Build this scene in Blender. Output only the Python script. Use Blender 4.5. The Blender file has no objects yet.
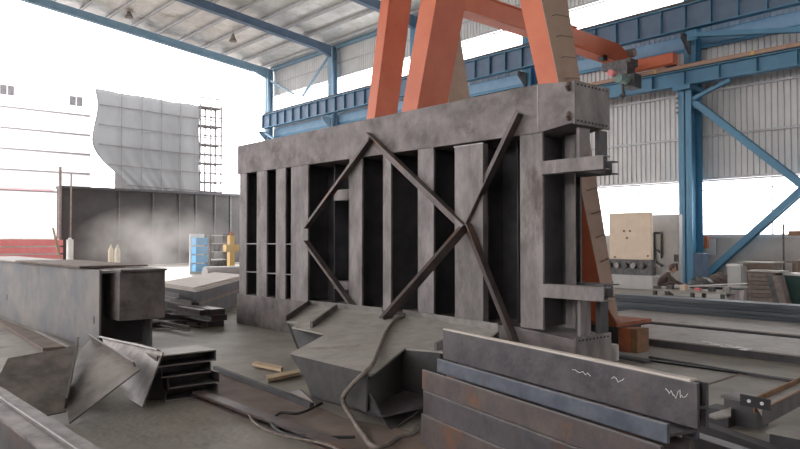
import bpy, bmesh, math, random
from mathutils import Vector, Matrix
random.seed(7)
V = Vector
scene = bpy.context.scene
C = scene.collection

# ------------------------------------------------------------------ camera
FPX, EYE = 708.0, 1.6
AZ = math.atan(612/708); PT = math.atan(15.5/708)
F0 = V((-math.cos(AZ), math.sin(AZ), 0)); RT = V((math.sin(AZ), math.cos(AZ), 0))
FW = F0*math.cos(PT) + V((0, 0, math.sin(PT))); UP = -F0*math.sin(PT) + V((0, 0, math.cos(PT)))
EYEP = V((0, 0, EYE))
cam = bpy.data.objects.new('camera', bpy.data.cameras.new('camera')); C.objects.link(cam)
m = Matrix((RT, UP, -FW)).transposed().to_4x4(); m.translation = EYEP
cam.matrix_world = m
cam.data.sensor_width = 36; cam.data.lens = FPX/800*36; cam.data.clip_end = 500
scene.camera = cam

def ray(x, y): return FW + RT*((x-400)/FPX) + UP*((224.5-y)/FPX)
def onX(x, y, v): d = ray(x, y); return EYEP + d*(v/d.x)
def onY(x, y, v): d = ray(x, y); return EYEP + d*(v/d.y)
def onZ(x, y, v=0): d = ray(x, y); return EYEP + d*((v-EYE)/d.z)
def onPl(x, y, P, n): d = ray(x, y); return EYEP + d*((P-EYEP).dot(n)/d.dot(n))

# ------------------------------------------------------------------ materials
def mat(name, c1, c2=None, scale=3.0, rough=0.6, metal=0.0, bump=0.0, c3=None, spots=0.0, stretch=(1,1,1), lo=.35, hi=.65, bscale=30, rough2=None):
    m = bpy.data.materials.new(name); m.use_nodes = True
    nt = m.node_tree; N = nt.nodes; L = nt.links
    b = N['Principled BSDF']
    b.inputs['Roughness'].default_value = rough; b.inputs['Metallic'].default_value = metal
    b.inputs['Base Color'].default_value = (*c1, 1)
    if c2 is None and not bump: return m
    geo = N.new('ShaderNodeNewGeometry'); mp = N.new('ShaderNodeMapping')
    L.new(geo.outputs['Position'], mp.inputs['Vector']); mp.inputs['Scale'].default_value = stretch
    if c2 is not None:
        n = N.new('ShaderNodeTexNoise'); n.inputs['Scale'].default_value = scale; n.inputs['Detail'].default_value = 6; n.inputs['Roughness'].default_value = .62
        L.new(mp.outputs[0], n.inputs['Vector'])
        r = N.new('ShaderNodeValToRGB'); r.color_ramp.elements[0].position = lo; r.color_ramp.elements[1].position = hi
        r.color_ramp.elements[0].color = (*c1, 1); r.color_ramp.elements[1].color = (*c2, 1)
        L.new(n.outputs['Fac'], r.inputs[0]); out = r.outputs[0]
        if c3 is not None:
            n2 = N.new('ShaderNodeTexNoise'); n2.inputs['Scale'].default_value = scale*.45; n2.inputs['Detail'].default_value = 8; n2.inputs['Roughness'].default_value = .7
            L.new(mp.outputs[0], n2.inputs['Vector'])
            r2 = N.new('ShaderNodeValToRGB'); r2.color_ramp.elements[0].position = .62-spots; r2.color_ramp.elements[1].position = .72-spots*.6
            L.new(n2.outputs['Fac'], r2.inputs[0])
            mx = N.new('ShaderNodeMix'); mx.data_type = 'RGBA'
            L.new(r2.outputs[0], mx.inputs['Factor']); L.new(out, mx.inputs['A']); mx.inputs['B'].default_value = (*c3, 1); out = mx.outputs['Result']
        L.new(out, b.inputs['Base Color'])
        if rough2 is not None:
            mr = N.new('ShaderNodeMapRange'); mr.inputs['To Min'].default_value = rough; mr.inputs['To Max'].default_value = rough2
            L.new(n.outputs['Fac'], mr.inputs[0]); L.new(mr.outputs[0], b.inputs['Roughness'])
    if bump:
        n3 = N.new('ShaderNodeTexNoise'); n3.inputs['Scale'].default_value = bscale; n3.inputs['Detail'].default_value = 4
        L.new(mp.outputs[0], n3.inputs['Vector'])
        bp = N.new('ShaderNodeBump'); bp.inputs['Strength'].default_value = bump; bp.inputs['Distance'].default_value = .02
        L.new(n3.outputs['Fac'], bp.inputs['Height']); L.new(bp.outputs[0], b.inputs['Normal'])
    return m

M = {}
M['concrete'] = mat('floor_concrete', (.18,.165,.14), (.31,.285,.245), 1.3, .62, 0, .4, (.10,.09,.08), .05, bscale=14, lo=.32, hi=.68)
M['steel'] = mat('frame_steel', (.11,.096,.094), (.235,.208,.203), 3.2, .62, .15, .25, (.07,.055,.045), .07)
M['steel_post'] = mat('post_steel', (.13,.117,.115), (.28,.255,.25), 4, .62, .15, .2, (.10,.08,.07), .06, stretch=(1,1,.4))
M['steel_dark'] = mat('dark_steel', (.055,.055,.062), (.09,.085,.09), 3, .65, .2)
M['mill'] = mat('mill_scale_steel', (.065,.062,.07), (.125,.112,.12), 5, .42, .4, .15, (.12,.075,.055), .05)
M['blue_mill'] = mat('bluish_steel', (.085,.10,.13), (.15,.165,.20), 6, .4, .4, .12, (.11,.085,.08), .04)
M['rusty_mill'] = mat('rust_tinted_steel', (.08,.07,.072), (.135,.108,.10), 6, .5, .35, .15, (.19,.095,.055), .08)
M['edge'] = mat('pale_lit_edge_steel', (.30,.28,.27), (.20,.19,.18), 8, .45, .4)  # pale steel; on flange edges the light they catch is in the colour
M['girder'] = mat('dusty_girder_steel', (.12,.125,.14), (.21,.195,.18), 1.6, .6, .2, .1, (.09,.075,.065), .04)
M['plate'] = mat('dusty_plate', (.28,.262,.235), (.38,.36,.33), 5, .55, .1, .15, (.17,.15,.13), .03)
M['shiny'] = mat('smeared_steel', (.12,.11,.105), (.30,.27,.25), 3.2, .38, .45, .06, (.07,.06,.055), .03, rough2=.55)
M['brown'] = mat('brown_rusty_sheet', (.13,.095,.075), (.19,.145,.12), 3, .75, .1, .1)
M['brown_dark'] = mat('dark_brown_scrap', (.07,.05,.045), (.12,.09,.08), 9, .9)
M['rust'] = mat('rust_edge', (.30,.15,.07), (.20,.11,.06), 10, .8)
M['orange'] = mat('orange_paint', (.52,.12,.05), (.58,.15,.065), 1.5, .5, 0, .03, (.42,.10,.05), .0)
M['orange_dust_lit'] = mat('dusty_lit_tan_paint', (.36,.25,.19), (.42,.29,.22), 2.5, .75, 0, .05, (.30,.18,.13), .02)  # dust and the light on upward-leaning leg faces, both in the tan
M['orange_old'] = mat('old_orange_paint', (.45,.13,.05), (.25,.09,.05), 6, .7)
M['blue'] = mat('blue_paint', (.06,.185,.30), (.075,.225,.35), 2.0, .5, 0, .02, (.05,.14,.24), .0)
M['blue_pale'] = mat('pale_blue_paint', (.16,.27,.37), (.20,.32,.42), 2.0, .55)
M['navy'] = mat('grey_blue_paint', (.075,.12,.19), (.10,.15,.22), 2.0, .55)
M['girt'] = mat('galvanised_girt', (.45,.45,.46), (.36,.36,.37), 4, .5, .3)
M['sheet'] = mat('grey_cladding', (.52,.52,.515), (.58,.58,.57), 1.2, .6, .1)
M['masonry'] = mat('plastered_masonry', (.32,.30,.28), (.40,.375,.35), 1.4, .85, 0, .2, (.24,.20,.18), .02)
M['white'] = mat('white_paint', (.75,.75,.74), (.65,.65,.64), 3, .5)
M['cream'] = mat('cream_paint', (.62,.50,.38), (.68,.56,.43), 3, .6)
M['grey'] = mat('grey_paint', (.38,.38,.38), (.45,.44,.43), 3, .6)
M['inner_mill'] = mat('shaded_web_steel', (.05,.048,.05), (.085,.08,.08), 5, .55, .3, .1)  # front web faces away from the light; that shade is in the colour
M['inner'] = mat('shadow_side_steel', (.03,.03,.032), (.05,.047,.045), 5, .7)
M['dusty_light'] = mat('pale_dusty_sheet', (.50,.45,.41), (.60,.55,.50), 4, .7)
M['green_grey'] = mat('green_grey_paint', (.16,.25,.23), (.2,.3,.27), 6, .6)
M['black'] = mat('black_rubber', (.02,.02,.022), None, 1, .6)
M['machine'] = mat('greasy_machine', (.05,.05,.05), (.12,.12,.12), 9, .5, .4)
M['wood'] = mat('plain_timber', (.42,.31,.20), (.50,.38,.25), 8, .8)
M['green'] = mat('dark_green_paint', (.03,.08,.07), (.05,.10,.09), 5, .6)
M['red'] = mat('red_primer', (.70,.20,.21), (.74,.27,.27), 4, .6)
M['hose'] = mat('hose_rubber', (.12,.10,.09), (.2,.17,.14), 20, .7)
M['chalk'] = mat('chalk', (.6,.6,.6), None, 1, .9)
M['bundle'] = mat('bundle_steel', (.10,.12,.14), (.17,.19,.21), 2, .5, .3, 0, (.12,.10,.09), .02, stretch=(.3,1,6))
M['skin'] = mat('skin', (.45,.27,.19)); M['cloth'] = mat('dark_brown_cloth', (.07,.055,.05), (.11,.08,.07), 14, .95)
M['hair'] = mat('brown_cap', (.10,.055,.04))
M['bright_blue'] = mat('bright_blue_paint', (.10,.42,.75)); M['yellow'] = mat('yellow_paint', (.62,.42,.14))
M['cyl'] = mat('pale_yellow_paint', (.60,.52,.38), (.52,.45,.34), 6, .5)
M['tile'] = mat('brown_slab', (.15,.12,.11), (.24,.20,.18), 9, .85)
M['building'] = mat('white_render_wall', (.75,.75,.76), (.68,.68,.70), .3, .9)
M['band'] = mat('grey_course', (.13,.12,.125)); M['yard'] = mat('yard_ground', (.11,.095,.085), (.15,.13,.115), .5, .9)
M['shed'] = mat('dark_shed_sheet', (.045,.042,.042), (.065,.06,.06), .8, .8)

def foil():
    m = mat('roof_foil', (.80,.80,.78), (.58,.58,.55), 1.0, .35, .6, 0, (.40,.38,.33), .03)
    nt = m.node_tree; b = nt.nodes['Principled BSDF']
    g = nt.nodes.new('ShaderNodeNewGeometry'); n = nt.nodes.new('ShaderNodeTexNoise'); n.inputs['Scale'].default_value = 1.6; n.inputs['Detail'].default_value = 5
    nt.links.new(g.outputs['Position'], n.inputs['Vector'])
    bp = nt.nodes.new('ShaderNodeBump'); bp.inputs['Strength'].default_value = .55; bp.inputs['Distance'].default_value = .25
    nt.links.new(n.outputs['Fac'], bp.inputs['Height']); nt.links.new(bp.outputs[0], b.inputs['Normal'])
    return m
M['foil'] = foil()
def glassy(name, col, alpha):
    m = bpy.data.materials.new(name); m.use_nodes = True; nt = m.node_tree; N = nt.nodes; L = nt.links
    N.remove(N['Principled BSDF']); o = N['Material Output']
    t = N.new('ShaderNodeBsdfTransparent'); d = N.new('ShaderNodeBsdfTranslucent'); g = N.new('ShaderNodeBsdfDiffuse')
    d.inputs[0].default_value = (*col, 1); g.inputs[0].default_value = (*col, 1)
    a = N.new('ShaderNodeAddShader'); L.new(d.outputs[0], a.inputs[0]); L.new(g.outputs[0], a.inputs[1])
    mx = N.new('ShaderNodeMixShader'); mx.inputs[0].default_value = alpha
    L.new(t.outputs[0], mx.inputs[1]); L.new(a.outputs[0], mx.inputs[2]); L.new(mx.outputs[0], o.inputs[0])
    return m
M['glass'] = glassy('dusty_glass', (.45,.45,.45), .22)
M['net'] = glassy('green_grey_debris_net', (.085,.088,.09), .94)

# ------------------------------------------------------------------ mesh helpers
class MB:
    def __init__(s): s.v = []; s.f = []
    def add(s, vs, fs):
        o = len(s.v); s.v += [V(p) for p in vs]; s.f += [tuple(i+o for i in f) for f in fs]; return s
    def box(s, a, b):
        a, b = V(a), V(b)
        x0,x1 = sorted((a.x,b.x)); y0,y1 = sorted((a.y,b.y)); z0,z1 = sorted((a.z,b.z))
        return s.add([(x0,y0,z0),(x1,y0,z0),(x1,y1,z0),(x0,y1,z0),(x0,y0,z1),(x1,y0,z1),(x1,y1,z1),(x0,y1,z1)],
                     [(0,3,2,1),(4,5,6,7),(0,1,5,4),(1,2,6,5),(2,3,7,6),(3,0,4,7)])
    def prism(s, poly, p0, p1, up=(0,0,1)):
        """2-D profile (side, up) carried from p0 to p1"""
        p0, p1 = V(p0), V(p1); d = (p1-p0).normalized(); up = V(up); sd = d.cross(up).normalized(); u = sd.cross(d).normalized()
        n = len(poly)
        vs = [p0+sd*a+u*b for a, b in poly]+[p1+sd*a+u*b for a, b in poly]
        return s.add(vs, [tuple(range(n))[::-1], tuple(range(n, 2*n))]+[(i, (i+1)%n, n+(i+1)%n, n+i) for i in range(n)])
    def bar(s, p0, p1, w, h, up=(0,0,1)): return s.prism([(-w/2,-h/2),(w/2,-h/2),(w/2,h/2),(-w/2,h/2)], p0, p1, up)
    def ibeam(s, p0, p1, h, w, tw=.012, tf=.018, up=(0,0,1)):
        a, b = w/2, h/2
        return s.prism([(-a,-b),(a,-b),(a,-b+tf),(tw/2,-b+tf),(tw/2,b-tf),(a,b-tf),(a,b),(-a,b),(-a,b-tf),(-tw/2,b-tf),(-tw/2,-b+tf),(-a,-b+tf)], p0, p1, up)
    def chan(s, p0, p1, h, w, t=.012, up=(0,0,1)):
        b = h/2
        return s.prism([(0,-b),(w,-b),(w,-b+t),(t,-b+t),(t,b-t),(w,b-t),(w,b),(0,b)], p0, p1, up)
    def angle(s, p0, p1, a, t=.012, up=(0,0,1)):
        return s.prism([(0,0),(a,0),(a,t),(t,t),(t,a),(0,a)], p0, p1, up)
    def slab(s, pts, off):
        """flat polygon given thickness 'off'"""
        pts = [V(p) for p in pts]; off = V(off); n = len(pts)
        return s.add(pts+[p+off for p in pts], [tuple(range(n)), tuple(range(n, 2*n))[::-1]]+[(i, n+i, n+(i+1)%n, (i+1)%n) for i in range(n)])
    def tube(s, pts, r, seg=10, caps=True):
        pts = [V(p) for p in pts]; rs = r if isinstance(r, (list, tuple)) else [r]*len(pts)
        o = len(s.v); prev = None
        for i, p in enumerate(pts):
            t = (pts[min(i+1, len(pts)-1)]-pts[max(i-1, 0)]).normalized()
            if prev is None: a = t.orthogonal().normalized()
            else: a = (prev-t*prev.dot(t)).normalized()
            prev = a; b = t.cross(a)
            for k in range(seg):
                an = 2*math.pi*k/seg; s.v.append(p+(a*math.cos(an)+b*math.sin(an))*rs[i])
        for i in range(len(pts)-1):
            for k in range(seg):
                s.f.append((o+i*seg+k, o+i*seg+(k+1)%seg, o+(i+1)*seg+(k+1)%seg, o+(i+1)*seg+k))
        if caps: s.f.append(tuple(o+k for k in range(seg))[::-1]); s.f.append(tuple(o+(len(pts)-1)*seg+k for k in range(seg)))
        return s
    def ball(s, c, r, seg=14, ring=8, sc=(1,1,1)):
        c = V(c); o = len(s.v)
        for i in range(ring+1):
            th = math.pi*i/ring
            for k in range(seg):
                a = 2*math.pi*k/seg
                s.v.append(c+V((math.sin(th)*math.cos(a)*r*sc[0], math.sin(th)*math.sin(a)*r*sc[1], math.cos(th)*r*sc[2])))
        for i in range(ring):
            for k in range(seg): s.f.append((o+i*seg+k, o+(i+1)*seg+k, o+(i+1)*seg+(k+1)%seg, o+i*seg+(k+1)%seg))
        return s
    def build(s, name, m, parent=None, origin=None, bevel=0, smooth=False):
        if parent is not None:
            org = V((0,0,0)); q = parent
            while q is not None: org += q.location; q = q.parent
        elif origin is not None: org = V(origin)
        else:
            lo = [min(v[i] for v in s.v) for i in range(3)]; hi = [max(v[i] for v in s.v) for i in range(3)]
            org = V(((lo[0]+hi[0])/2, (lo[1]+hi[1])/2, lo[2]))
        me = bpy.data.meshes.new(name); me.from_pydata([v-org for v in s.v], [], s.f); me.validate()
        bm = bmesh.new(); bm.from_mesh(me); bmesh.ops.remove_doubles(bm, verts=bm.verts, dist=1e-5); bmesh.ops.recalc_face_normals(bm, faces=bm.faces); bm.to_mesh(me); bm.free()
        me.materials.append(M[m] if isinstance(m, str) else m)
        if smooth:
            for p in me.polygons: p.use_smooth = True
        o = bpy.data.objects.new(name, me); C.objects.link(o)
        if parent is not None: o.parent = parent
        else: o.location = org
        if bevel:
            b = o.modifiers.new('bevel', 'BEVEL'); b.width = bevel; b.segments = 2; b.limit_method = 'ANGLE'
        return o

def tag(o, label, cat, group=None, kind=None):
    o['label'] = label; o['category'] = cat
    if group: o['group'] = group
    if kind: o['kind'] = kind
    return o
def thing(name, loc, label, cat, group=None):
    o = bpy.data.objects.new(name, None); C.objects.link(o); o.location = V(loc); o.empty_display_size = .2
    return tag(o, label, cat, group)
def struct(o, label=None):
    o['kind'] = 'structure'
    if label: o['label'] = label
    return o
def copy_tree(o, parent=None):
    c = o.copy(); C.objects.link(c); c.parent = parent
    for ch in list(o.children): copy_tree(ch, c)
    return c

# ------------------------------------------------------------------ setting
BAY = 7.36; COLX = [-12.2-BAY*k for k in range(-2, 5)]          # 2.5 ... -41.6
XE, XR = -41.9, 14.0
WY = 24.8                                                         # inner face of the long wall
def zr(y): return 12.62+.118*(24.8-max(y, 2)) - (.118*(2-y) if y < 2 else 0)   # underside of the rafters

struct(MB().box((XE-1, -22, -.3), (XR, WY+.3, 0)).build('floor', 'concrete'), 'dusty grey concrete workshop floor')
struct(MB().box((-140, -60, -.5), (XE-1, 90, -.05)).build('ground', 'yard'), 'bright yard outside the open gable')
mb = MB().box((XE, WY, 0), (XR, WY+.25, 1.68))
wall = struct(mb.build('wall_back', 'masonry'), 'grey plastered dado wall under the windows')
MB().box((XE, WY-.03, 1.68), (XR, WY+.27, 1.74)).build('sill', 'girt', wall)
def cladding(z0, z1):
    mb = MB(); x = XE; o = 0; pts = []
    while x < XR:
        pts += [(x, WY+.05), (x+.13, WY+.05), (x+.145, WY+.008), (x+.17, WY+.008), (x+.185, WY+.05)]; x += .2
    n = len(pts)
    mb.add([(a, b, z0) for a, b in pts]+[(a, b, z1) for a, b in pts], [(i, i+1, n+i+1, n+i) for i in range(n-1)])
    return mb.build('cladding_sheet', 'sheet', wall)
cladding(3.78, 9.3); cladding(11.32, 13.4)
WZ0, WZ1 = 11.2, 12.2
for z in (3.78, 5.3, 6.9, 8.0, 9.3, 11.34, 12.2):
    MB().box((XE, WY-.06, z-.035), (XR, WY+.01, z+.035)).build('girt', 'girt', wall)
# windows: one per bay in each band
wn = 1
for zb, zt, cnt in ((1.74, 3.745, 1), (9.32, 11.3, 0)):
    for k in range(len(COLX)-1):
        xa, xb = COLX[k+1], COLX[k]
        mb = MB(); yy = WY+.08
        for z in (zb+.03, zt-.03): mb.bar((xa, yy, z), (xb, yy, z), .05, .06)
        if cnt: mb.bar((xa, yy, 3.38), (xb, yy, 3.38), .04, .035)
        for q in (0, 1/3, 2/3, 1):
            x = xa+(xb-xa)*q; mb.bar((x, yy, zb), (x, yy, zt), .035, .04, (0,1,0))
        w = struct(mb.build('window_%d' % wn, 'girt'), 'bright window band bay'); wn += 1
        MB().box((xa, yy+.03, zb), (xb, yy+.036, zt)).build('pane', 'glass', w)

# roof
ZT = .62
mb = MB()
ys = [25.2, 2, -22]
pr = [(y, zr(y)+ZT) for y in ys]; x0, x1 = XE-.4, XR
vs = [(x, y, z) for x in (x0, x1) for y, z in pr]+[(x, y, z+.12) for x in (x0, x1) for y, z in pr]
mb.add(vs, [(0,1,4,3), (1,2,5,4), (6,9,10,7), (7,10,11,8), (0,3,9,6), (2,8,11,5), (0,6,7,1), (1,7,8,2), (3,4,10,9), (4,5,11,10)])
ceil = struct(mb.build('ceiling', 'foil'), 'sloping roof underside lined with silver insulation foil')
struct(MB().box((XR-.2, -22, 0), (XR, WY, 15.5)).build('light_block_right', 'masonry'))  # unseen end wall, added to block daylight from the right
struct(MB().box((XE, -22.2, 0), (XR, -22, 6.5)).build('light_block_front', 'masonry'))  # unseen wall added behind the camera, kept low to cut only low daylight
struct(MB().box((XE, WY-.2, 13.05), (XR, WY+.1, 13.3)).build('trim_1', 'blue_pale'), 'pale blue eaves beam along the top of the wall')

# purlins (C section) and rafters
for i in range(16):
    y = 24.0-1.46*i
    z = zr(y)+ZT-.11
    o = MB().prism([(-.035,-.10),(.035,-.10),(.035,-.085),(-.02,-.085),(-.02,.085),(.035,.085),(.035,.10),(-.035,.10)], (XE-.3, y, z), (XR-.3, y, z)).build('roof_purlin', 'girt')
    tag(o, 'thin pale steel purlin running lengthwise under the foil roof', 'purlin', 'purlins under the roof')
for k, x in enumerate(COLX):
    lab = 'pale blue end rafter above the open gable' if k == 6 else 'blue steel rafter spanning the roof, carried by a wall column'
    t = thing('roof_rafter', (x, 24.2, 0), lab, 'rafter', None if k == 6 else 'blue roof rafters')
    mm = 'blue_pale' if k >= 6 else 'navy' if k > 4 else 'navy'
    MB().slab([(x-.1, 24.5, zr(24.5)+.41), (x-.1, 24.5, zr(24.5)-.35), (x-.1, 23.2, zr(23.2)-.05), (x-.1, 2, zr(2)), (x-.1, 2, zr(2)+.41)], (.2,0,0)).build('haunch', mm, t)
    MB().bar((x, 2, zr(2)+.2), (x, -21.8, zr(-21.8)+.2), .2, .4, (0,0,1)).build('beam', mm, t)
    MB().bar((x, 23.2, zr(23.2)-.05), (x, 2, zr(2)), .34, .04).build('flange', mm, t)

# wall columns
side = ['nearest to the camera, outside the frame', 'to the right of the near column', 'blue steel wall column nearest in view, standing beside the grey machine', 'blue steel wall column behind the leaning orange leg',
        'blue steel wall column hidden behind the orange legs', 'tall pale blue wall column at the second rafter', 'pale blue corner column at the open gable end']
for k, x in enumerate(COLX):
    if k == 0: continue
    lab = side[k] if k != 1 else 'blue wall column right of the cross bracing'
    mm = 'blue' if k < 5 else 'blue_pale'
    t = thing('steel_column', (x, 24.1, 0), lab, 'column', 'wall columns')
    mb = MB(); ya, yb = 23.75, 24.55
    mb.box((x-.24, ya, 0), (x+.24, ya+.03, 6.85)); mb.box((x-.24, yb-.03, 0), (x+.24, yb, 6.85)); mb.box((x-.02, ya, 0), (x+.02, yb, 6.85))
    mb.build('lower_shaft', mm, t)
    mb = MB().box((x-.22, 24.15, 6.85), (x+.22, 24.18, 13.0)); mb.box((x-.22, 24.52, 6.85), (x+.22, 24.55, 13.0)); mb.box((x-.02, 24.15, 6.85), (x+.02, 24.55, 13.0))
    mb.build('upper_shaft', mm, t)
    MB().box((x-.32, 23.5, 6.85), (x+.32, 24.6, 7.0)).build('seat_plate', mm, t)
    MB().slab([(x-.05, 24.15, 8.85), (x-.05, 23.6, 8.85), (x-.05, 23.6, 8.7), (x-.05, 24.15, 8.2)], (.1,0,0)).build('bracket', 'steel_dark' if k < 5 else mm, t)
    if k == 2:
        for j in range(4): MB().tube([(x-.27, 23.72, 6.1+j*.17), (x-.27, 23.66, 6.1+j*.17)], .05, 8).build('bolt', 'edge', t)
    MB().box((x-.35, 23.65, 0), (x+.35, 24.65, .04)).build('base_plate', mm, t)

# crane girders on the wall columns
def girder(name, z0, z1, yc, n, mm, lab, msk, rail):
    t = thing(name, (-20, yc, z0), lab, 'girder')
    MB().bar((XE+.2, yc, (z0+z1)/2), (XR-.4, yc, (z0+z1)/2), .016, z1-z0).build('web', mm, t)
    f = .32
    MB().box((XE+.2, yc-f/2, z0), (XR-.4, yc+f/2, z0+.035)).build('bottom_flange', msk, t)
    MB().box((XE+.2, yc-f/2, z1-.035), (XR-.4, yc+f/2, z1)).build('top_flange', msk, t)
    st = BAY/n; proto = None; i = 0
    x = -12.2-BAY*4
    while x < 2:
        if proto is None:
            proto = MB().box((x-.012, yc-f/2+.02, z0+.035), (x+.012, yc+f/2-.02, z1-.035)).build('stiffener', msk, t, )
            bx = x
        else:
            c = proto.copy(); C.objects.link(c); c.location = proto.location+V((x-bx, 0, 0))
        x += st
    if rail: MB().ibeam((XE+.2, yc, z1+.07), (XR-.4, yc, z1+.07), .14, .1, .02, .03).build('rail', rail, t)
    return t
gu = girder('crane_girder', 9.02, 9.92, 23.95, 8, 'navy', 'upper blue grey plate girder with upright stiffeners along the wall', 'blue', 'steel_dark')
gl = girder('crane_girder', 7.04, 7.58, 23.85, 6, 'blue', 'lower blue crane girder carrying the orange conductor bar', 'blue', 'steel_dark')
o = MB().bar((XE+.3, 23.62, 7.66), (XR-.5, 23.62, 7.66), .06, .11).build('conductor_bar', 'orange_dust_lit'); 
tag(o, 'long rusty orange conductor bar along the lower crane girder', 'rail')
MB().bar((XE+.3, 23.62, 7.725), (XR-.5, 23.62, 7.725), .04, .02).build('cover', 'orange_old', o)
for x in (-15.9, -13.2, -9.8): MB().box((x-.05, 23.57, 7.6), (x+.05, 23.59, 7.74)).build('clip', 'yellow', o)
# surge panel under the upper girder
t = thing('walkway_fascia', (-20, 24.45, 8.3), 'light blue strip of panel hanging below the upper girder', 'panel')
MB().box((XE+.3, 24.68, 8.58), (XR-.5, 24.71, 9.04)).build('panel', 'blue_pale', t)
MB().ibeam((XE+.3, 24.66, 8.5), (XR-.5, 24.66, 8.5), .12, .07).build('edge_angle', 'blue', t)

# bracing between near columns
def brace(p, q, w, h, lab, m='blue', up=(0,1,0), ends=True):
    t = thing('diagonal_brace', V(p), lab, 'brace')
    d = (V(q)-V(p)).normalized()
    MB().ibeam(p, q, h, w, .02, .03, up).build('strut', m, t)
    if ends:
        for e in (V(p)+d*.12, V(q)-d*.12): MB().box(e-V((.18,.015,.18)), e+V((.18,.015,.18))).build('gusset', m, t)
    return t
xa, xb = COLX[2], COLX[1]
brace((xa+.25, 23.95, 6.45), (xb-.25, 23.95, .25), .22, .26, 'thick blue brace falling rightwards from the near wall column top')
brace((xa+.25, 24.25, .15), (xb-.25, 24.25, 6.35), .22, .26, 'thick blue brace rising rightwards from the near wall column foot')
brace((xa+.2, 23.7, 8.75), (xb-1.6, 23.7, 7.78), .16, .22, 'blue strut sloping between the two crane girders near the column')
brace((xa+.34, 23.7, 6.5), (xa+1.6, 23.75, 6.95), .12, .14, 'short blue knee brace under the lower crane girder', ends=False)
brace((COLX[5]-.2, 24.3, 12.7), (COLX[5]-3.2, 24.3, 10.6), .10, .12, 'thin diagonal brace left of the second rafter column', 'blue_pale', ends=False)
brace((COLX[6]+.2, 24.3, 12.3), (COLX[6]+3.2, 24.3, 10.9), .10, .12, 'thin pale brace beside the gable corner column', 'blue_pale', ends=False)
brace((COLX[6]+.3, 23.9, 8.7), (COLX[6]+2.0, 23.9, 7.9), .10, .12, 'small pale blue strut under the far end of the upper girder', 'blue_pale', ends=False)

# high bay lamps
for (x, y, X_, lab) in ((233, 38, -37.5, 'small dark roof lamp between the two left rafters'), (308, 3, -31, 'small dark roof lamp right of the second rafter'), (129, 14, -40, 'small roof lamp near the open gable edge')):
    p = onX(x, y, X_); zc = zr(p.y)+ZT
    t = thing('roof_lamp', (p.x, p.y, p.z), lab, 'lamp', 'high bay lamps')
    MB().tube([(p.x, p.y, p.z+.2), (p.x, p.y, zc-.02)], .02, 6).build('hanger', 'steel_dark', t)
    MB().tube([(p.x, p.y, p.z+.25), (p.x, p.y, p.z+.1), (p.x, p.y, p.z-.2)], [.07, .1, .24], 14).build('shade', 'tile', t)

# ------------------------------------------------------------------ gantry cranes
def aframe(t, Yf, legs, z0, z1, m_leg, m_side, rungs=False):
    """box legs leaning together; each: outer x at z0, outer x at z1, widths and depths at z0 / z1, side (+1 left leg, -1 right leg)"""
    for x0, x1, w0, w1, d0, d1, sgn in legs:
        a, b = V((x0, Yf, z0)), V((x1, Yf, z1))
        A = [a, a+V((sgn*w0,0,0)), a+V((sgn*w0,d0,0)), a+V((0,d0,0))]; B = [b, b+V((sgn*w1,0,0)), b+V((sgn*w1,d1,0)), b+V((0,d1,0))]
        leg = MB().add(A+B, [(0,1,2,3), (4,5,6,7), (0,1,5,4), (1,2,6,5), (2,3,7,6), (3,0,4,7)]).build('leg', m_leg, t)
        if sgn == -1:
            off = V((.012, 0, 0))
            MB().slab([a, b, b+V((0,d1,0)), a+V((0,d0,0))], off).build('side_plate', m_side, leg)
            if rungs:
                z = z0+.5
                while z < z1-.3:
                    f = (z-z0)/(z1-z0); q = a+(b-a)*f+off; d = d0+(d1-d0)*f
                    MB().tube([q+V((0,.03+d*.25,0)), q+V((.035,.05+d*.3,.02)), q+V((.035,d*.8,.05)), q+V((0,d*.95,.06))], .007, 6).build('rung', 'brown', leg)
                    z += .34
    return t
tg = thing('gantry_crane', (-8.2, 8.9, 0), 'tall orange gantry frame standing directly behind the big steel frame', 'crane')
aframe(tg, 8.6, ((-10.85,-8.77,.42,.44,.72,.72,1), (-5.55,-7.37,.27,.46,.26,.95,-1)), .45, 8.2, 'orange', 'orange_dust_lit', True)
MB().box((-9.5, 8.55, 8.2), (-6.7, 9.4, 9.0)).build('crosshead', 'orange', tg)
for x0, x1 in ((-11.1, -10.4), (-6.1, -5.45)):
    mb = MB().box((x0-.05, 8.5, .42), (x1+.1, 9.4, .47)); mb.slab([(x1-.1,8.5,.47),(x1+.1,8.5,.47),(x1-.1,8.5,.75)], (0,.03,0)); mb.build('foot_flange', 'orange_old', tg)
    bg = MB().box((x0-.05, 8.62, .14), (x1+.05, 9.2, .41)).build('bogie', 'steel_dark', tg)
    for xx in (x0+.2, x1-.2): MB().tube([(xx, 8.58, .17), (xx, 8.72, .17)], .15, 18).build('wheel', 'machine', bg)
MB().box((-5.52+.13, 8.6, .08), (-5.22, 8.9, .40)).build('buffer_box', 'orange_old', tg)
MB().box((-5.22, 8.62, .08), (-5.12, 8.92, .40)).build('end_plate', 'rust', tg)
o = MB().tube([V((onY(613,350,8.3).x, 8.3, .002)), V((onY(613,350,8.3).x, 8.3, .22))], .075, 20).build('plastic_drum', 'white', bevel=.02)
tag(o, 'small white drum standing beside the orange gantry foot', 'drum')
o = MB().ibeam((-11.6, 8.65, .0105), (-2.5, 8.65, .0105), .02, .08).build('crane_rail', 'steel_dark')
tag(o, 'dark floor rail under the orange gantry foot', 'rail')

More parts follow.
